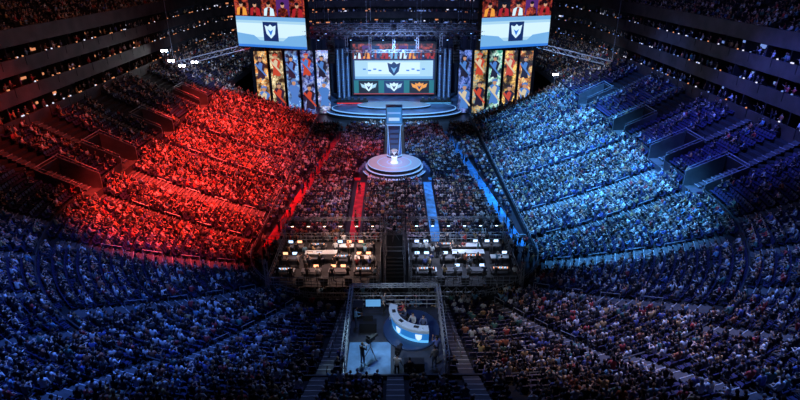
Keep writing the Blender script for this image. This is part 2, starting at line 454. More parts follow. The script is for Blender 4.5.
for i in range(44): 
    q=random.choice((-1,1)); walk.append((q*random.uniform(13,15.5),random.uniform(50.5,56.5),0,random.uniform(0,6.28),1,random.randint(0,3)))
instancer('standing_spectators',walk,src2)

# ------------------------------------------------------------------ suites + upper deck
su=MB(); A0,A1=2*U_NEAR-84,TOT+84
ul=us(A0,A1)
z=ZT+.6; d=DT
prof=[(DT,ZT)];ms=[]
lev=[]
for i in range(3):
    for a,b,m in [(d,z+1.0,2),(d+.2,z+1.0,2),(d+.2,z,2),(d+2.6,z,0),(d+2.6,z+2.3,4)]: prof.append((a,b)); ms.append(m)
    lev.append((d,z)); prof.append((d+.7,z+2.3)); ms.append(3)
    d+=.7; z+=3.1
prof+= [(d,z+1.2),(d+.2,z+1.2),(d+.2,z)]; ms+=[2,2,2]
ud=d+.2; uzz=z
for k in range(16):
    prof.append((ud+.85*(k+1),uzz+.45*k)); ms.append(0)
    prof.append((ud+.85*(k+1),uzz+.45*(k+1))); ms.append(0)
extrude(su,ul,prof,ms)
u=A0+1; 
while u<A1:
    sc=usc(u,DT+2)
    for (d0,z0) in lev:
        x,y,nx,ny,_=pt(u); rz=math.atan2(ny,nx)
        X,Y=off(u,d0+1.6); su.box((X,Y,z0+1.15),(2.0,.12,2.3),0,rz)
        X,Y=off(u+2.2/sc,d0+.14); su.box((X,Y,z0+.52),(.35,.1,1.12),3,rz)
        for t_ in range(2):
            if R_()<.7:
                X,Y=off(u+random.uniform(.6,3.8)/sc,d0+2.5); side=5 if X<0 else 6
                su.box((X,Y,z0+random.uniform(.9,1.7)),(.1,random.uniform(.3,1.3),.3),side if R_()<.7 else (7 if R_()<.4 else 5),rz)
        for t_ in range(3):
            if R_()<.6:
                X,Y=off(u+random.uniform(.5,4)/sc,d0+.1); su.box((X,Y,z0+1.08),(.14,.16,.14),7 if R_()<.3 else 5 if (X<0 or R_()<.3) else 6,rz)
    u+=4.5/sc
M_w1=mat('suite_glow_warm',(.1,.05,.03),emit=(1,.36,.16),es=.8)
M_w2=mat('suite_glow_blue',(.03,.05,.1),emit=(.25,.4,1),es=.7)
M_w3=mat('suite_tv',(.03,.05,.1),emit=(.8,.8,1),es=1.1)
su.build('suite_levels',[M_conc,M_aisle,M_fascia,M_black,M_dark,M_w1,M_w2,M_w3])
sp=[];st=[]
for (d0,z0) in lev:
    u=A0+1
    while u<A1:
        u+=random.uniform(.5,2.2)/usc(u,DT); x,y=off(u,d0+random.uniform(.7,1.7)); _,_,nx,ny,_=pt(u)
        st.append((x,y,z0,face(nx,ny)+random.gauss(0,.3),1,random.randint(0,3)))
for k in range(15):
    row(A0,A1,ud+.85*k,uzz+.45*k,[i*9 for i in range(60)],.56,lambda x,y,d:.7,[],sp)
instancer('suite_guests',st,src2); instancer('upper_deck_spectators',sp,src)

# ------------------------------------------------------------------ shell
for nm,c,s_ in(('wall_left',(-80,90,22),(1,250,46)),('wall_right',(80,90,22),(1,250,46)),('wall_back',(0,215,22),(160,1,46)),('wall_front',(0,-35,22),(160,1,46)),('ceiling',(0,90,46),(160,250,1))):
    m=MB(); m.box(c,s_,0); m.build(nm,[M_dark])
CZ=45.45
# ------------------------------------------------------------------ stage
E_white=mat('led_white',(.5,.5,.5),emit=(.6,.8,1),es=1.0)
E_soft=mat('led_soft_blue',(.2,.3,.4),emit=(.18,.45,1),es=.9)
E_cyan=mat('led_cyan',(.1,.3,.4),emit=(.12,.5,1),es=1.0)
E_blue=mat('led_blue',(.02,.05,.2),emit=(.03,.12,.55),es=.6)
E_red=mat('led_red',(.3,.02,.02),emit=(1,.04,.05),es=1.2)
M_deck=mat('stage_deck',(.09,.15,.3),.3,var=.6,scale=.5)
M_disc=mat('disc_top',(.4,.47,.56),.35)
stg=MB()
stg.box((0,123,.75),(34,14,1.5),0)
stg.lathe((0,116,0),[(0,1.51),(13.4,1.51),(13.6,1.51),(13.6,1.3),(13.6,.9),(14.6,.9),(14.75,.75),(14.75,0)],[0,1,1,2,0,1,2],56,1,.42)
stg.lathe((0,116.6,1.5),[(0,.5),(7.9,.5),(8.0,.5),(8.0,.35),(8.0,0)],[5,1,1,2],48,1,.35)
stg.box((0,99,.6),(2.5,26,1.2),2); stg.box((0,99,1.21),(2.3,26,.03),4)
for q in(-1,1): stg.box((q*1.2,99,1.22),(.06,26,.06),1)
stg.lathe((0,81,0),[(5.1,0),(5.1,.45),(5.0,.5),(4.6,.5),(4.6,.95),(4.5,1.0),(4.25,1.0),(4.25,1.5),(4.15,1.55),(2.7,1.55),(2.6,1.56),(2.5,1.56),(1.2,1.56),(1.1,1.57),(0,1.57)],[2,1,5,2,1,5,2,1,5,3,5,5,1,5],56)
for q in(-1,1):
    for i in range(4): stg.box((q*(5.6-i*.3),81,.15+i*.17),(.3,2.2,.3+i*.34),0)
stg.build('main_stage',[M_deck,E_soft,M_black,E_cyan,E_blue,M_disc])
t=MB()
t.lathe((0,83.6,1.56),[(1.25,0),(1.25,.25),(1.1,.35),(0,.35)],[0,1,0],24,1,.7)
t.frus((0,83.6),1.9,(1.5,.9),(2.1,1.1),5.0,0); t.frus((0,83.6),6.9,(2.1,1.1),(2.6,1.2),.25,1); t.frus((0,83.6),7.15,(2.5,1.2),(2.6,1.25),2.9,0)
t.box((0,82.97,8.6),(2.35,.04,2.6),2); t.box((0,82.94,8.0),(1.7,.03,.5),3); t.box((0,82.94,9.0),(2.0,.03,.25),1)
for q in(-1,1): t.box((q*1.28,83.6,8.6),(.04,1.0,2.5),2)
for i in range(5): t.box((0,83.12-.02*i,2.6+i*.85),(1.1+.1*i,.04,.5),4)
for q in(-1,1): t.cyl((q*.72,83.13,2.0),(q*1.02,83.03,6.9),.05,1,n=6)
t.build('led_pylon',[mat('pylon_shell',(.05,.07,.12),.35),E_soft,mat('pylon_screen',(.05,.2,.4),emit=(.05,.25,.6),es=.8),mat('pylon_graphic',(.4,.4,.4),emit=(.4,.7,1),es=.9),mat('pylon_glow',(.02,.05,.1),emit=(.04,.09,.3),es=.5)])
for q in(-1,1):
    t=MB()
    for i in range(3):
        x=q*(10.6+i*1.0); y=125.2-i*.8
        t.box((x,y,7.2),(.85,.4,11.4),0,q*-.5); 
        t.box((x-q*.1,y-.27,7.2),(.07,.04,11),1,q*-.5)
        for k in range(9): t.box((x,y-.26,2.2+k*1.2),(.6,.05,.08),2,q*-.5)
    t.build('stage_set_panel',[mat('set_panel_grey',(.05,.07,.12),.4),E_soft,E_blue])
tr=MB()
tr.lathe((0,80.6,1.57),[(.0,0),(.6,0),(.6,.15),(.45,.25),(.4,.9),(.5,.95),(.5,1.05),(0,1.05)],1,24)
tr.lathe((0,80.6,2.62),[(.0,0),(.3,0),(.28,.08),(.1,.15),(.08,.4),(.2,.5),(.4,.75),(.46,1.1),(.42,1.15),(.36,1.1),(.3,.8),(0,.6)],0,24)
for q in(-1,1):
    pr=None
    for i in range(9):
        t=math.pi*i/8; p=(q*(.4+.28*math.sin(t)),80.6,3.2+.45*(1-math.cos(t))*.5)
        if pr: tr.cyl(pr,p,.035,0,n=6)
        pr=p
tr.build('trophy_cup',[mat('silver',(.85,.88,.92),.15,.9,emit=(.6,.75,1),es=.35),E_white],True)  # white glow on the cup is emission added to the silver

for q,em in((-1,E_red),(1,E_cyan)):
    root=empty('player_desk'); d=MB()
    cx=q*9.3
    d.box((cx,119.5,2.25),(7,.9,.08),0); d.box((cx,119.1,1.85),(7,.08,.75),1)
    d.box((cx,119.04,1.7),(6.8,.04,.12),2)
    for i in range(5):
        x=cx-2.8+i*1.4
        d.box((x,119.4,2.62),(.75,.05,.45),0); d.box((x,119.5,2.35),(.08,.1,.2),0)
        d.box((x,119.43,2.62),(.7,.02,.4),3)
    d.build('desk_body',[M_dark,M_black,em,E_blue],parent=root)
pl=[(q*9.3-2.8+i*1.4,120.1,1.5,math.pi,1,5) for q in(-1,1) for i in range(5)]
instancer('stage_players',pl,src); instancer('player_chairs',[(a,b,c,r,1,0) for a,b,c,r,_,_ in pl],srcs)

# ---- screens
class Panel:
    def __init__(s,o,right,up=(0,0,1)):
        s.o=Vector(o); s.r=Vector(right).normalized(); s.u=Vector(up); s.n=s.r.cross(s.u); s.mb=MB()
    def P(s,a,b,l): return s.o+s.r*a+s.u*b+s.n*(.02*l)
    def poly(s,pts,m,l=1): s.mb.add([s.P(a,b,l) for a,b in pts],[tuple(range(len(pts)))],m)
    def rect(s,a0,b0,a1,b1,m,l=1): s.poly([(a0,b0),(a1,b0),(a1,b1),(a0,b1)],m,l)
    def circ(s,a,b,r,m,l=2,n=16,sy=1): s.poly([(a+r*math.cos(2*math.pi*i/n),b+r*sy*math.sin(2*math.pi*i/n)) for i in range(n)],m,l)
    def back(s,a0,b0,a1,b1,m,t=.4):
        P=[s.P(a,b,-.0) for a,b in((a0,b0),(a1,b0),(a1,b1),(a0,b1))]; Q=[p-s.n*t for p in P]
        s.mb.add(P+Q,[(0,1,2,3),(7,6,5,4),(0,4,5,1),(1,5,6,2),(2,6,7,3),(3,7,4,0)],m)
def em(name,c,s=1.0): return mat(name,(.02,.02,.02),emit=c,es=s)
M_por=ledart('portrait_backdrop',[(.3,.01,.01),(.08,.01,.03),(.6,.08,.02),(.03,.02,.1)],1.2,1.1,3)
C=dict(white=em('px_white',(.62,.84,1),1.1),navy=em('px_navy',(.01,.04,.2),.7),blue=em('px_blue',(.03,.2,.75),1),sky=em('px_sky',(.2,.5,.9),.9),red=em('px_red',(.5,.02,.03),.8),
  gold=em('px_gold',(1,.4,.06),.9),skin=em('px_skin',(.8,.42,.26),.8),black=em('px_black',(.01,.01,.02),.5),teal=em('px_teal',(.02,.22,.28),.8),purple=em('px_purple',(.12,.03,.25),.7),pale=em('px_pale',(.42,.7,.9),1.0),por=M_por)
CK=list(C); CM=[C[k] for k in CK]+[M_black,M_truss]; ci=lambda k:CK.index(k); BK=len(CK)
def portrait(p,a,b,w,h,bg,body,l=2):
    p.rect(a-w/2,b,a+w/2,b+h,ci(bg),l)
    p.poly([(a-w*.42,b),(a+w*.42,b),(a+w*.36,b+h*.4),(a+w*.12,b+h*.5),(a-w*.12,b+h*.5),(a-w*.36,b+h*.4)],ci(body),l+1)
    p.poly([(a-w*.2,b),(a+w*.05,b),(a+w*.12,b+h*.48),(a-w*.08,b+h*.48)],ci('por'),l+2)
    p.circ(a,b+h*.64,w*.14,ci('skin'),l+3,sy=1.25); p.circ(a,b+h*.74,w*.15,ci('black'),l+4,sy=.7)
def crest(p,a,b,s,c='navy',c2='white',l=3):
    p.poly([(a-s,b+s),(a-s*.4,b+s*.8),(a,b+s*1.15),(a+s*.4,b+s*.8),(a+s,b+s),(a+s*.75,b-s*.3),(a,b-s),(a-s*.75,b-s*.3)],ci(c),l)
    p.poly([(a-s*.5,b+s*.4),(a,b+s*.1),(a+s*.5,b+s*.4),(a,b-s*.6)],ci(c2),l+1)
p=Panel((0,126,2.2),(1,0,0)); p.back(-9.8,-.3,9.8,11.9,BK)
p.rect(-9.4,0,9.4,11.4,ci('navy'))
p.rect(-9.4,8.0,9.4,11.4,ci('por'),2)
for i in range(9): portrait(p,-8.3+i*2.08,8.1,1.9,2.9,('por','purple','navy','por')[i%4],('white','gold','navy','red','sky')[i%5],3)
p.rect(-9.0,3.5,9.0,7.7,ci('pale'),3); p.rect(-6,4.6,6,7.3,ci('white'),4); p.rect(-9.0,3.5,9.0,4.1,ci('sky'),5); p.rect(-9.3,0,9.3,3.2,ci('teal'),3)
for s in(-1,1):
    for k in range(4): p.rect(s*(3.2+k*1.2)-.35,5.3+.3*(k%2),s*(3.2+k*1.2)+.35,5.6+.3*(k%2),ci('blue'),6)
crest(p,0,5.7,1.5,'navy','sky',7)
for a in(-5.9,0,5.9):
    p.rect(a-2.3,.2,a+2.3,3.1,ci('navy' if a==0 else 'black'),5); crest(p,a,1.6,1.0,'white' if a<=0 else 'gold','navy',7)
    for s in(-1,1): p.poly([(a+s*.9,2.1),(a+s*1.9,2.5),(a+s*1.6,1.6),(a+s*.8,1.3)],ci('pale' if a<=0 else 'gold'),8)
p.rect(-9.4,-.02,9.4,.16,ci('red'),9)
p.mb.build('main_screen',CM)
for q in(-1,1):
    a0=Vector((q*16.2,104,0)); a1=Vector((q*30.2,109,0)) 
    lft,rgt=(a1,a0) if q<0 else (a0,a1)
    c=(lft+rgt)/2; w=(rgt-lft).length/2
    p=Panel((c.x,c.y,15.6),rgt-lft); p.back(-w-.2,-.2,w+.2,12.3,BK,1.2)
    p.rect(-w,0,w,12,ci('por'))
    p.rect(-w,0,w,5.6,ci('sky'),2); p.rect(-w,1.3,w,4.9,ci('pale'),3); p.rect(-w,1.9,w,4.4,ci('white'),4); p.rect(-w,0,w,.45,ci('blue'),4)
    p.poly([(-w,.5),(-w*.2,.5),(-w*.5,2.2),(-w,2.6)],ci('sky'),5); p.poly([(w,.5),(w*.2,.5),(w*.5,2.2),(w,2.6)],ci('sky'),5)
    p.rect(-1.6,1.2,1.6,4.7,ci('navy'),6); crest(p,0,2.9,1.2,'white','blue',7)
    for r in range(2):
        for i in range(5): portrait(p,-w+1.5+i*(2*w-3)/4,5.8+r*3.1,2.7,3.0,('por','black','por','purple','por')[(i+r)%5],('gold','red','white','por','red')[(i+2*r)%5],3)
    p.mb.build('hanging_screen',CM)
pal=[[(.02,.02,.03),(.9,.3,.05),(1,.7,.3),(.1,.15,.3)],[(.7,.5,.2),(.2,.12,.05),(1,.85,.5),(.5,.3,.08)],[(.02,.04,.15),(.05,.2,.6),(.3,.55,.9),(.02,.05,.3)],
     [(.01,.01,.05),(.03,.08,.4),(.3,.4,.8),(.01,.02,.08)],[(.1,.15,.3),(.7,.75,1),(.1,.25,.7),(.6,.15,.1)]]
pal2=[[(.01,.02,.08),(.03,.08,.35),(.2,.3,.8),(.01,.01,.05)],[(.02,.03,.06),(.8,.45,.1),(.1,.25,.3),(1,.8,.35)],[(.02,.15,.12),(.1,.5,.35),(.7,.9,.8),(.03,.2,.3)],
      [(.9,.35,.03),(1,.7,.2),(.3,.08,.02),(1,.8,.5)],[(.8,.4,.05),(.4,.05,.03),(1,.7,.25),(.1,.05,.1)]]
def figure(b,x,y,z,s,c):
    def P(pts,m,l): b.add([(x+a*s,y-.02*l,z+h*s) for a,h in pts],[tuple(range(len(pts)))],m)
    P([(-.9,0),(-.2,.3),(.1,0),(.9,.1),(.6,1.4),(.75,2.2),(1.1,3.2),(.7,3.6),(.35,3.8),(-.35,3.9),(-.8,3.7),(-1.05,3.1),(-.6,1.8),(-.75,1.0)],c,1)
    P([(-.5,2.3),(.2,2.0),(.5,3.3),(0,3.7),(-.4,3.3)],4 if c==5 else 5,2)
    P([(.36*math.cos(t*.524),4.2+.48*math.sin(t*.524)) for t in range(12)],6,2)
    P([(-.55,4.2),(-.45,4.9),(-.15,4.7),(0,5.1),(.2,4.75),(.55,4.9),(.5,4.1),(.3,4.5),(-.3,4.5)],c,3)
    P([(-1.2,3.2),(-.9,3.5),(1.25,.8),(1.1,.5)],4 if c==5 else 5,4)
E_f1=em('art_pale',(.95,.8,.55),.7); E_f2=em('art_dark',(.03,.03,.08),.5); E_f3=em('art_blue',(.1,.3,.85),.7); E_f4=em('art_face',(.75,.4,.25),.7); E_f5=em('art_red',(.7,.08,.04),.8)
for q,PL in((-1,pal),(1,pal2)):
    for i in range(5):
        x=(-27.7+i*3.15) if q<0 else 15.1+i*3.15
        y=116+ (abs(x)-14)*-.1
        b=MB(); b.box((x,y+.15,7),(2.75,.25,13.6),1); b.add([(x-1.3,y,.3),(x+1.3,y,.3),(x+1.3,y,13.7),(x-1.3,y,13.7)],[(0,1,2,3)],0)
        figure(b,x+.1,y,1.2+(i%3)*.6,1.1,3 if i%2 else 5); figure(b,x-.15,y,8.0+(i%2)*.5,.95,5 if i%2 else 3)
        for s in(-1,1): b.cyl((x+s,y+.2,13.8),(x+s,y+.2,CZ),.03,2,n=4)
        b.box((x,y+.3,.1),(2,.8,.2),1)
        b.build('led_banner',[ledart('banner_art_%d%s'%(i,'l' if q<0 else 'r'),PL[i],.8,1.3,i+q*3),M_black,M_truss,E_f2,E_f3 if q<0 and i>1 else E_f1,E_f3 if (i+q)%2 else E_f5,E_f4])
cu=MB()
n=140
vs=[];fs_=[]
for i in range(n+1):
    x=-34+68*i/n; y=131+.35*math.sin(i*1.9); vs+=[(x,y,0),(x,y,14)]
for i in range(n): fs_.append((2*i,2*i+2,2*i+3,2*i+1))
cu.add(vs,fs_,0)
cu.build('stage_backdrop_curtain',[mat('black_drape',(.015,.018,.035),.9)],True)

# ------------------------------------------------------------------ trusses
def truss(mb,a,b,s=.6,m=0,r=.045):
    a=Vector(a);b=Vector(b);d=(b-a);L=d.length;d.normalize()
    up=Vector((0,0,1)) if abs(d.z)<.9 else Vector((1,0,0)); e=d.cross(up).normalized(); f=e.cross(d)
    cs=[e*s/2+f*s/2,-e*s/2+f*s/2,-e*s/2-f*s/2,e*s/2-f*s/2]
    for c in cs: mb.cyl(a+c,b+c,r,m,n=5)
    n=max(1,int(L/s/1.3))
    for i in range(n):
        p=a+d*(L*i/n);q=a+d*(L*(i+1)/n)
        for k in range(4):
            c0,c1=cs[k],cs[(k+1)%4]
            if i%2: c0,c1=c1,c0
            mb.cyl(p+c0,q+c1,r*.6,m,n=4)
def mover(mb,p,m=1,e=2,tilt=(0,-.4,-1)):
    p=Vector(p); t=Vector(tilt).normalized()
    mb.box(p+Vector((0,0,-.1)),(.4,.3,.2),m); 
    for q in(-1,1): mb.box(p+Vector((q*.24,0,-.4)),(.06,.14,.5),m)
    c=p+Vector((0,0,-.5)); mb.cyl(c-t*.25,c+t*.3,.15,m,r1=.2,n=10); mb.cyl(c+t*.3,c+t*.33,.16,e,n=10)
E_lens=mat('lamp_lens',(.1,.1,.1),emit=(.25,.5,1),es=2.5); E_hot=mat('lamp_lens_hot',(.1,.1,.1),emit=(.9,.95,1),es=30)
tm=MB()
for y,z in((104,18.5),(110,18.5),(116,18.2),(122,18)):
    truss(tm,(-16.5,y,z),(16.5,y,z),.8)
    for i in range(17):
        mover(tm,(-16+i*2,y,z-.4),1,2 if (i*7+int(y))%3==0 else 1)
for x in(-16.5,-8,0,8,16.5): truss(tm,(x,104,18.5),(x,122,18),.7)
for x in(-14,-5,5,14):
    for y in(104,122): tm.cyl((x,y,19),(x,y,CZ),.03,0,n=4)
for x in(-9,-4.5,0,4.5,9): truss(tm,(x,106,18.4),(x,106,14.8+abs(x)*.12),.45)
truss(tm,(-9.5,106,15),(9.5,106,15),.45)
for i in range(12): mover(tm,(-9+i*1.63,106,14.9),1,2 if i%2 else 1)
tm.build('lighting_truss',[M_truss,M_dark,E_lens],False)
for q in(-1,1):
    t=MB(); truss(t,(q*29,112,15.2),(q*43,108,12.2),.9); 
    for i in range(6): mover(t,(q*(30+i*2.3),112-i*.6,14.6-i*.5),1,2 if i%2 else 1)
    for x,y,z in((q*29,112,15.6),(q*43,108,12.6)): t.cyl((x,y,z),(x,y,CZ),.04,0,n=4)
    t.build('diagonal_truss',[mat('truss_silver',(.5,.55,.65),.4,.3),M_dark,E_lens])
    t=MB()
    for i in range(9):
        t.box((q*12.7,113-.03*i*i,16.5-i*.55),(1.3,.7,.5),0); t.box((q*12.7,112.62-.03*i*i,16.5-i*.55),(1.2,.04,.4),1)
    t.cyl((q*12.7,113,16.7),(q*12.7,113,CZ),.04,1,n=4)
    t.build('line_array_speaker',[M_black,M_dark])
t=MB()
for q in(-1,1):
    for x,y in((q*18,105.5),(q*28.5,109.3)): t.cyl((x,y,27.8),(x,y,CZ),.05,0,n=5)
t.build('rigging_cables',[M_truss])
def lampstand(x,y,z,h=3):
    t=MB(); 
    for a in range(3):
        an=a*2.09; t.cyl((x+.7*math.cos(an),y+.7*math.sin(an),z),(x,y,z+1),.03,0,n=5)
    t.cyl((x,y,z+.8),(x,y,z+h),.04,0,n=6); t.box((x,y,z+h),(1.1,.12,.12),0)
    for o in(-.35,.35):
        t.cyl((x+o,y+.15,z+h+.25),(x+o,y-.2,z+h+.2),.2,0,r1=.28,n=12); t.cyl((x+o,y-.2,z+h+.2),(x+o,y-.22,z+h+.2),.25,1,n=12)
    t.build('floodlight_stand',[M_truss,E_hot])
lampstand(-42.8,104,12.3); lampstand(-41.0,102,11.6,2.2); lampstand(-37.5,104,10.2); lampstand(-39.6,103,10.8,1.9)
lampstand(33,111,6.9,2.5)

# ------------------------------------------------------------------ technical booths
def guard(mb,pts,z,h=1.1,step=1.2,m=0,closed=True,r=.03,bars=(1,.55)):
    n=len(pts)
    for i in range(n if closed else n-1):
        a=Vector((*pts[i],z));b=Vector((*pts[(i+1)%n],z)); L=(b-a).length
        for k in bars: mb.cyl(a+Vector((0,0,h*k)),b+Vector((0,0,h*k)),r,m,n=5)
        c=max(1,int(L/step))
        for q in range(c+1): p=a.lerp(b,q/c); mb.cyl(p,p+Vector((0,0,h)),r,m,n=5)
crew=[]
E_mon=mat('monitor_glow',(.02,.02,.02),emit=(.45,.65,1),es=2.4); E_monr=mat('monitor_glow_red',(.02,.02,.02),emit=(1,.4,.2),es=2.6)
M_flight=mat('flight_case',(.08,.08,.09),.5)
M_bdeck=mat('booth_deck',(.045,.04,.045),.7,var=.4,scale=1)
M_table=mat('console_table',(.16,.15,.17),.5)
for q in(-1,1):
    x0,x1=(-12.6,-1.5) if q<0 else (1.5,12.6); cx=(x0+x1)/2; w=x1-x0
    root=empty('control_booth')
    b=MB(); b.box((cx,50.3,.6),(w,9.4,1.2),0); b.box((cx,50.3,1.22),(w,9.4,.06),1)
    guard(b,[(x0,45.6),(x1,45.6),(x1,55),(x0,55)],1.25,1.15,m=2,bars=(1,.6,.3),step=.6)
    for i in range(12):
        xa=x0+i*w/12; b.cyl((xa,45.55,.05),(xa+w/12,45.55,1.2),.03,2,n=5); b.cyl((xa,45.55,1.2),(xa+w/12,45.55,.05),.03,2,n=5); b.cyl((xa,45.55,0),(xa,45.55,1.2),.04,2,n=5)
    for x in(x0,x1): 
        for y in(45.6,55): truss(b,(x,y,0),(x,y,4.2),.3,2,.025)
    truss(b,(x0,55,4.2),(x1,55,4.2),.3,2,.025)
    for i in range(6): mover(b,(x0+1+i*(w-2)/5,55,4.1),3,4,(0,-.6,-1))
    b.build('booth_platform',[M_black,M_bdeck,M_metal,M_dark,mat('warm_lens' ,(.1,.1,.1),emit=(1,.6,.4) if q<0 else (.5,.75,1),es=8)],parent=root)
    e=MB()
    for row_,yy in enumerate((47.6,50.2,52.8)):
        for i in range(4):
            x=x0+1.6+i*(w-3.2)/3+random.uniform(-.25,.25); 
            e.box((x,yy,2.0),(2.0,.8,.06),6 if (row_+i)%4 else 0)
            for s in(-1,1):
                for t_ in(-1,1): e.cyl((x+s*.95,yy+t_*.3,1.25),(x+s*.95,yy+t_*.3,2.0),.025,1,n=5)
            k=(i+row_)%3
            if k==0:
                e.add([(x-.8,yy-.35,2.06),(x+.8,yy-.35,2.06),(x+.8,yy+.35,2.25),(x-.8,yy+.35,2.25)],[(0,1,2,3)],4); e.box((x,yy,2.07),(1.7,.75,.06),1)
                for j in range(10): e.box((x-.7+j*.155,yy,2.19),(.05,.3,.03),2 if j%3 else 3)
            else:
                for s in(-.5,.5): 
                    if R_()<.2: continue
                    e.box((x+s,yy+.2,2.4),(.62,.05,.4),1); e.box((x+s,yy+.17,2.4),(.5,.02,.3),2 if (q>0 or R_()<.3) else 3); e.cyl((x+s,yy+.25,2.03),(x+s,yy+.25,2.3),.04,1,n=5)
        for i in range(8): crew.append((x0+.8+i*(w-1.6)/7+random.uniform(-.4,.4),yy-.85+random.uniform(-.15,.1),1.25,random.gauss(0,.6),1,random.randint(0,3)))
        for i in range(7): crew.append((x0+.8+random.uniform(0,w-1.6),yy+.95,1.25,random.gauss(0,1),1,random.randint(0,3)))
    for i in range(5): e.box((x0+.7+i*(w-1.4)/4,46.15,1.65),(.7,.6,.8),5)
    e.box((cx+q*.8,50.4,2.5),(3.4,.9,.06),0)
    for s in(-1,1): e.cyl((cx+q*.8+s*1.6,50.4,1.25),(cx+q*.8+s*1.6,50.4,2.5),.03,1,n=5)
    e.build('control_consoles',[M_white,M_black,E_mon,E_monr,M_dark,M_flight,M_table],parent=root)
instancer('control_crew',crew,src2)
t=MB()
for i in range(10): t.box((0,46.2+i*.35,.1+i*.12),(1.7,.36,.2+i*.24),0)
t.box((0,52.3,1.2),(2.0,5.4,2.4),1)
guard(t,[(-1,49.7),(1,49.7),(1,55),(-1,55)],2.4,1.1,m=2); guard(t,[(-.95,46),(-.95,49.6)],1.0,1.6,m=2,closed=False); guard(t,[(.95,46),(.95,49.6)],1.0,1.6,m=2,closed=False)
for x in(-1,1): truss(t,(x,50,0),(x,50,5),.3,2,.025); truss(t,(x,55,0),(x,55,5),.3,2,.025)
truss(t,(-1,55,5),(1,55,5),.3,2,.025); truss(t,(-1,50,5),(1,50,5),.3,2,.025)
t.build('camera_platform',[M_dark,M_black,M_metal])
t=MB()
for q in(-1,1):
    guard(t,[(q*15.6,56.9),(q*1.5,56.9)],0,1.1,m=0,closed=False,step=.5)
    guard(t,[(q*12.9,44.7),(q*1.2,44.7)],0,1.2,m=0,closed=False,step=.3)
t.build('crowd_barrier',[M_metal])

# ------------------------------------------------------------------ broadcast desk platform
root=empty('broadcast_platform'); b=MB(); PZ=7.0
b.box((0,29.8,PZ-.12),(6.6,8.4,.24),0); b.box((0,29.8,PZ+.01),(6.4,8.2,.03),1)
for x in(-3.2,0,3.2):
    for y in(25.9,28.5,31,33.8): b.cyl((x,y,zf(44-y)-.3),(x,y,PZ-.2),.05,2,n=6)
for y in(28.5,31,33.8):
    for x in(-3.2,0): b.cyl((x,y,zf(44-y)),(x+3.2,y,PZ-.2),.03,2,n=5)
guard(b,[(-3.2,25.8),(-3.2,33.9),(3.2,33.9),(3.2,25.8)],PZ,1.1,m=2,closed=False,bars=(1,.66,.33),step=.8)
for x in(-3.2,3.2):
    for y in(26,33.9): truss(b,(x,y,PZ),(x,y,PZ+2.0),.22,2,.02)
    truss(b,(x,26,PZ+2.0),(x,33.9,PZ+2.0),.22,2,.02)
truss(b,(-3.2,33.9,PZ+2.0),(3.2,33.9,PZ+2.0),.22,2,.02)
b.lathe((1.15,31.2,PZ),[(2.0,0),(2.0,.14),(1.95,.17),(0,.17)],[3,3,3],40,1,1.15)
b.box((-1.7,27.9,PZ+.04),(2.8,3.9,.03),5)  # pale blue panel paints in the lit patch of the deck
b.box((1.2,27.2,PZ+.35),(1.3,.6,.7),0); b.box((-2.7,33,PZ+.5),(.7,1.0,1.0),0); b.box((-1.6,33.3,PZ+.9),(1.2,.08,.7),0); b.box((-1.6,33.25,PZ+.9),(1.1,.02,.6),4)
b.box((-1.9,31.2,PZ+.4),(1.2,.6,.8),0); b.box((-1.9,31.3,PZ+1.0),(.7,.06,.4),0)
b.build('platform_frame',[M_black,mat('platform_deck',(.035,.04,.055),.6,var=.4,scale=1.2),M_metal,mat('riser_blue',(.03,.06,.14),.3),mat('riser_trim',(.2,.4,.6),.3,emit=(.15,.5,1),es=.5),mat('lit_floor_tint',(.14,.28,.48),.4,var=.4,scale=1)],parent=root)
dk=MB(); cx,cy=2.1,31.9; z0=PZ+.17
N=20; A=[math.radians(166+108*i/N) for i in range(N+1)]
def arcp(r,a,z): return (cx+r*math.cos(a),cy+r*math.sin(a),z)
def band(r0,z0_,r1,z1,m):
    vs=[];f=[]
    for a in A: vs+=[arcp(r0,a,z0_),arcp(r1,a,z1)]
    for i in range(N): f.append((2*i,2*i+2,2*i+3,2*i+1))
    dk.add(vs,f,m)
band(2.3,z0,2.35,z0+.25,1); band(2.35,z0+.25,2.45,z0+.85,2); band(2.45,z0+.85,2.53,z0+1.1,0); band(2.53,z0+1.1,2.53,z0+1.18,0); band(2.53,z0+1.18,1.95,z0+1.18,0); band(1.95,z0+1.18,1.95,z0+1.08,0); band(2.0,z0+1.08,2.0,z0,3)
for e_ in(A[0],A[-1]):
    dk.add([arcp(2.0,e_,z0),arcp(2.3,e_,z0),arcp(2.53,e_,z0+1.15),arcp(2.0,e_,z0+1.15)],[(0,1,2,3)],0)
for i in(3,10,17):
    nrm=Vector((math.cos(A[i]),math.sin(A[i]),-.2)); tt=Vector((-math.sin(A[i]),math.cos(A[i]),0)); c=Vector(arcp(2.43,A[i],z0+.55))+nrm*.03
    dk.add([c+tt*.24+Vector((0,0,.22)),c-tt*.24+Vector((0,0,.22)),c-tt*.19-Vector((0,0,.12)),c-Vector((0,0,.28)),c+tt*.19-Vector((0,0,.12))],[(0,1,2,3,4)],4)
for i in(4,10,16):
    a=A[i]; dk.box(arcp(2.2,a,z0+1.2),(.24,.35,.02),3,a); dk.cyl(arcp(2.35,a+.2,z0+1.18),arcp(2.35,a+.2,z0+1.32),.035,0,n=8)
dk.build('broadcast_desk',[mat('desk_white',(.6,.72,.85),.25,emit=(.5,.75,1),es=.1),E_cyan,mat('desk_blue',(.03,.2,.55),.3,emit=(.03,.3,.9),es=.45),M_dark,E_white],parent=root)
def solid(n,sh,tr_,ha): 
    return [mat(n+'_skin',(.6,.38,.28),.5),mat(n+'_jacket',sh,.7),mat(n+'_trousers',tr_,.8),mat(n+'_hair',ha,.7),M_shoe,M_eye,M_lip]
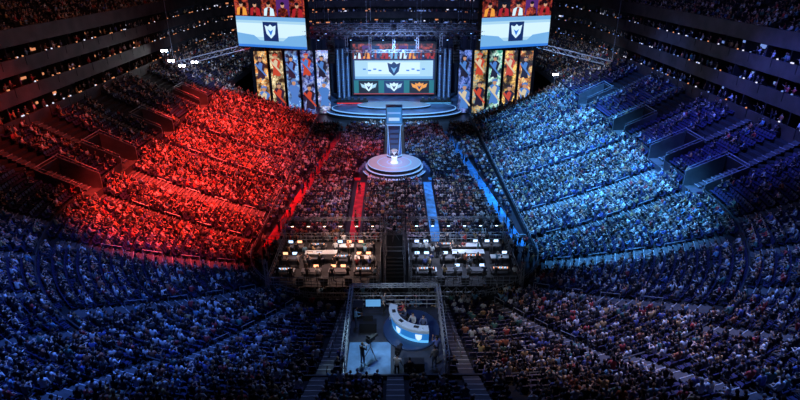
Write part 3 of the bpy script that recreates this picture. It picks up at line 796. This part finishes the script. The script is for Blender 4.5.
for i,(an,sh,ha,ar) in enumerate(((176,(.5,.06,.07),(.02,.01,.01),'desk'),(205,(.06,.08,.15),(.15,.08,.03),'clap'),(236,(.45,.47,.52),(.03,.02,.01),'desk'),(264,(.1,.13,.25),(.02,.01,.01),'desk'))):
    a=math.radians(an); o=person('seated_presenter',False,ar,.05,False,True,0,True,solid('presenter%d'%i,sh,(.03,.03,.05),ha))
    ST=.3
    o.location=(cx+1.5*math.cos(a),cy+1.5*math.sin(a),z0+.05+ST); o.rotation_euler=(0,0,a-math.pi/2)
    s=MB(); s.lathe((0,0,0),[(.25,0),(.25,.04),(.04,.06),(.04,.72),(.22,.74),(.22,.8),(0,.82)],0,16); s.box((0,-.2,.98),(.36,.05,.34),0)
    s.lathe((0,0,.3),[(.3,0),(.32,.03),(.3,.04)],0,16); s.cyl((0,.02,.31),(0,.5,.31),.03,0,n=6); s.box((0,.48,.31),(.5,.16,.04),0)
    s_=s.build('presenter_stool',[M_dark]); s_.location=(o.location.x,o.location.y,z0); s_.rotation_euler=o.rotation_euler
def studiocam(x,y,z,rz):
    m=MB()
    for k in range(3):
        an=k*2.09; m.cyl((.5*math.cos(an),.5*math.sin(an),0),(0,0,.9),.03,0,n=6)
    m.cyl((0,0,.8),(0,0,1.3),.05,0,n=8); m.box((0,0,1.5),(.28,.6,.32),1); m.cyl((0,.3,1.5),(0,.6,1.5),.09,1,r1=.12,n=12); m.box((0,-.2,1.75),(.3,.05,.2),1); m.cyl((-.1,-.3,1.35),(-.15,-.7,1.25),.02,0,n=5)
    o=m.build('studio_camera',[M_truss,M_black]); o.location=(x,y,z); o.rotation_euler=(0,0,rz)
studiocam(-1.6,28.3,PZ+.06,-.7); studiocam(.2,27.2,PZ+.03,-.3)
ops=[(.1,26.5,PZ+.03,-.3,1,1),(-2.1,27.6,PZ+.06,-.7,1,3),(-2.8,31.5,PZ+.03,-1.4,1,1),(2.5,27.3,PZ+.03,.4,1,0),(2.7,28.3,PZ+.03,.4,1,2),(-.8,33.3,PZ+.03,-2,1,2),(.9,26.2,PZ+.03,0,1,0)]
instancer('camera_operators',ops,src2)
studiocam(0,53.2,2.4,0)

# ------------------------------------------------------------------ lights
def spot(loc,tgt,col,p,ang,blend=.5,size=.6,name='spot'):
    l=bpy.data.lights.new(name,'SPOT'); l.color=col; l.energy=p; l.spot_size=math.radians(ang); l.spot_blend=blend; l.shadow_soft_size=size
    o=bpy.data.objects.new(name,l); S.collection.objects.link(o); o.location=loc
    o.rotation_euler=(Vector(tgt)-Vector(loc)).to_track_quat('-Z','Y').to_euler()
RED=(1,.045,.035); BLU=(.08,.38,1); DB=(.06,.17,.8)
for x,y,p,a in((-26,57,240000,38),(-25,70,240000,40),(-27,84,240000,40),(-28,97,200000,40),(-25,109,110000,38)): spot((x+7,y-3,40),(x,y,4),RED,p,a,.7)
spot((-26,62,38),(-43,62,10),RED,26000,44,.7)
for x,y,p,a in((26,56,220000,40),(25,69,270000,42),(27,83,250000,42),(30,96,210000,42),(27,108,130000,40)): spot((x-7,y-3,40),(x,y,4),BLU,p,a,.7)
spot((26,66,38),(43,64,10),(.08,.14,1),60000,56,.7)
spot((28,90,38),(42,92,10),DB,34000,50,.7)
# foreground
spot((-14,30,42),(-24,31,6),DB,66000,58,.7); spot((16,32,42),(26,30,6),(.1,.22,.8),62000,60,.7)
spot((0,40,42),(0,28,5),(.15,.26,.8),13000,50,.8); spot((16,34,40),(15,30,6),(1,.65,.5),16000,44,.9)
# floor
spot((0,60,40),(0,66,0),(.85,.6,.95),32000,36,.6); spot((-8,68,40),(-10,82,0),(1,.15,.25),62000,38,.6); spot((8,68,40),(10,82,0),(.15,.4,1),72000,38,.6)
spot((0,92,40),(0,96,0),(.5,.4,1),26000,36,.7)
spot((-9,55,38),(-10,65,0),(1,.25,.35),30000,30,.8); spot((9,55,38),(11,64,0),(.2,.48,1),42000,32,.8)
spot((0,60,40),(0,81,1),(.6,.8,1),42000,13,.3)
spot((-6,47,20),(-6,51,1),(1,.62,.5),16000,42,.9); spot((6,47,20),(6,51,1),(.5,.65,1),16000,42,.9)
spot((-5,50,9),(-4.5,52,2),(1,.8,.75),1600,50,.9); spot((6,50,9),(6,52,2),(.8,.88,1),1600,50,.9)
spot((0,95,17),(0,119,2),(.25,.55,1),46000,70,.6)
spot((0,90,14),(0,112,17.5),(.35,.5,1),17000,80,.7)
for q in(-1,1): spot((q*30,95,20),(q*36,110,13.5),(.5,.65,1),12000,60,.7)
spot((-1,24,15),(1.3,31,8),(.7,.82,1),1700,50,.5)
spot((-2,30,13),(-2,28,7),(.5,.8,1),900,50,.5)
# dim house
for q,c in((-1,(.8,.3,.25)),(1,(.25,.3,1))):
    spot((q*5,90,44),(q*50,85,18),c,9500,100,1); spot((q*5,60,44),(q*48,55,18),c,6500,90,1)
spot((0,110,44),(0,165,14),(.2,.3,1),32000,100,1)
w=bpy.data.worlds.new('w'); S.world=w; w.use_nodes=True; w.node_tree.nodes['Background'].inputs[0].default_value=(.05,.1,.3,1); w.node_tree.nodes['Background'].inputs[1].default_value=.02

# camera
cd=bpy.data.cameras.new('cam'); co=bpy.data.objects.new('cam',cd); S.collection.objects.link(co); S.camera=co
cd.sensor_width=36; cd.lens=24.3; cd.clip_end=500; cd.clip_start=.1
co.location=(0,0,31); co.rotation_euler=(math.radians(66),0,math.radians(-.64))
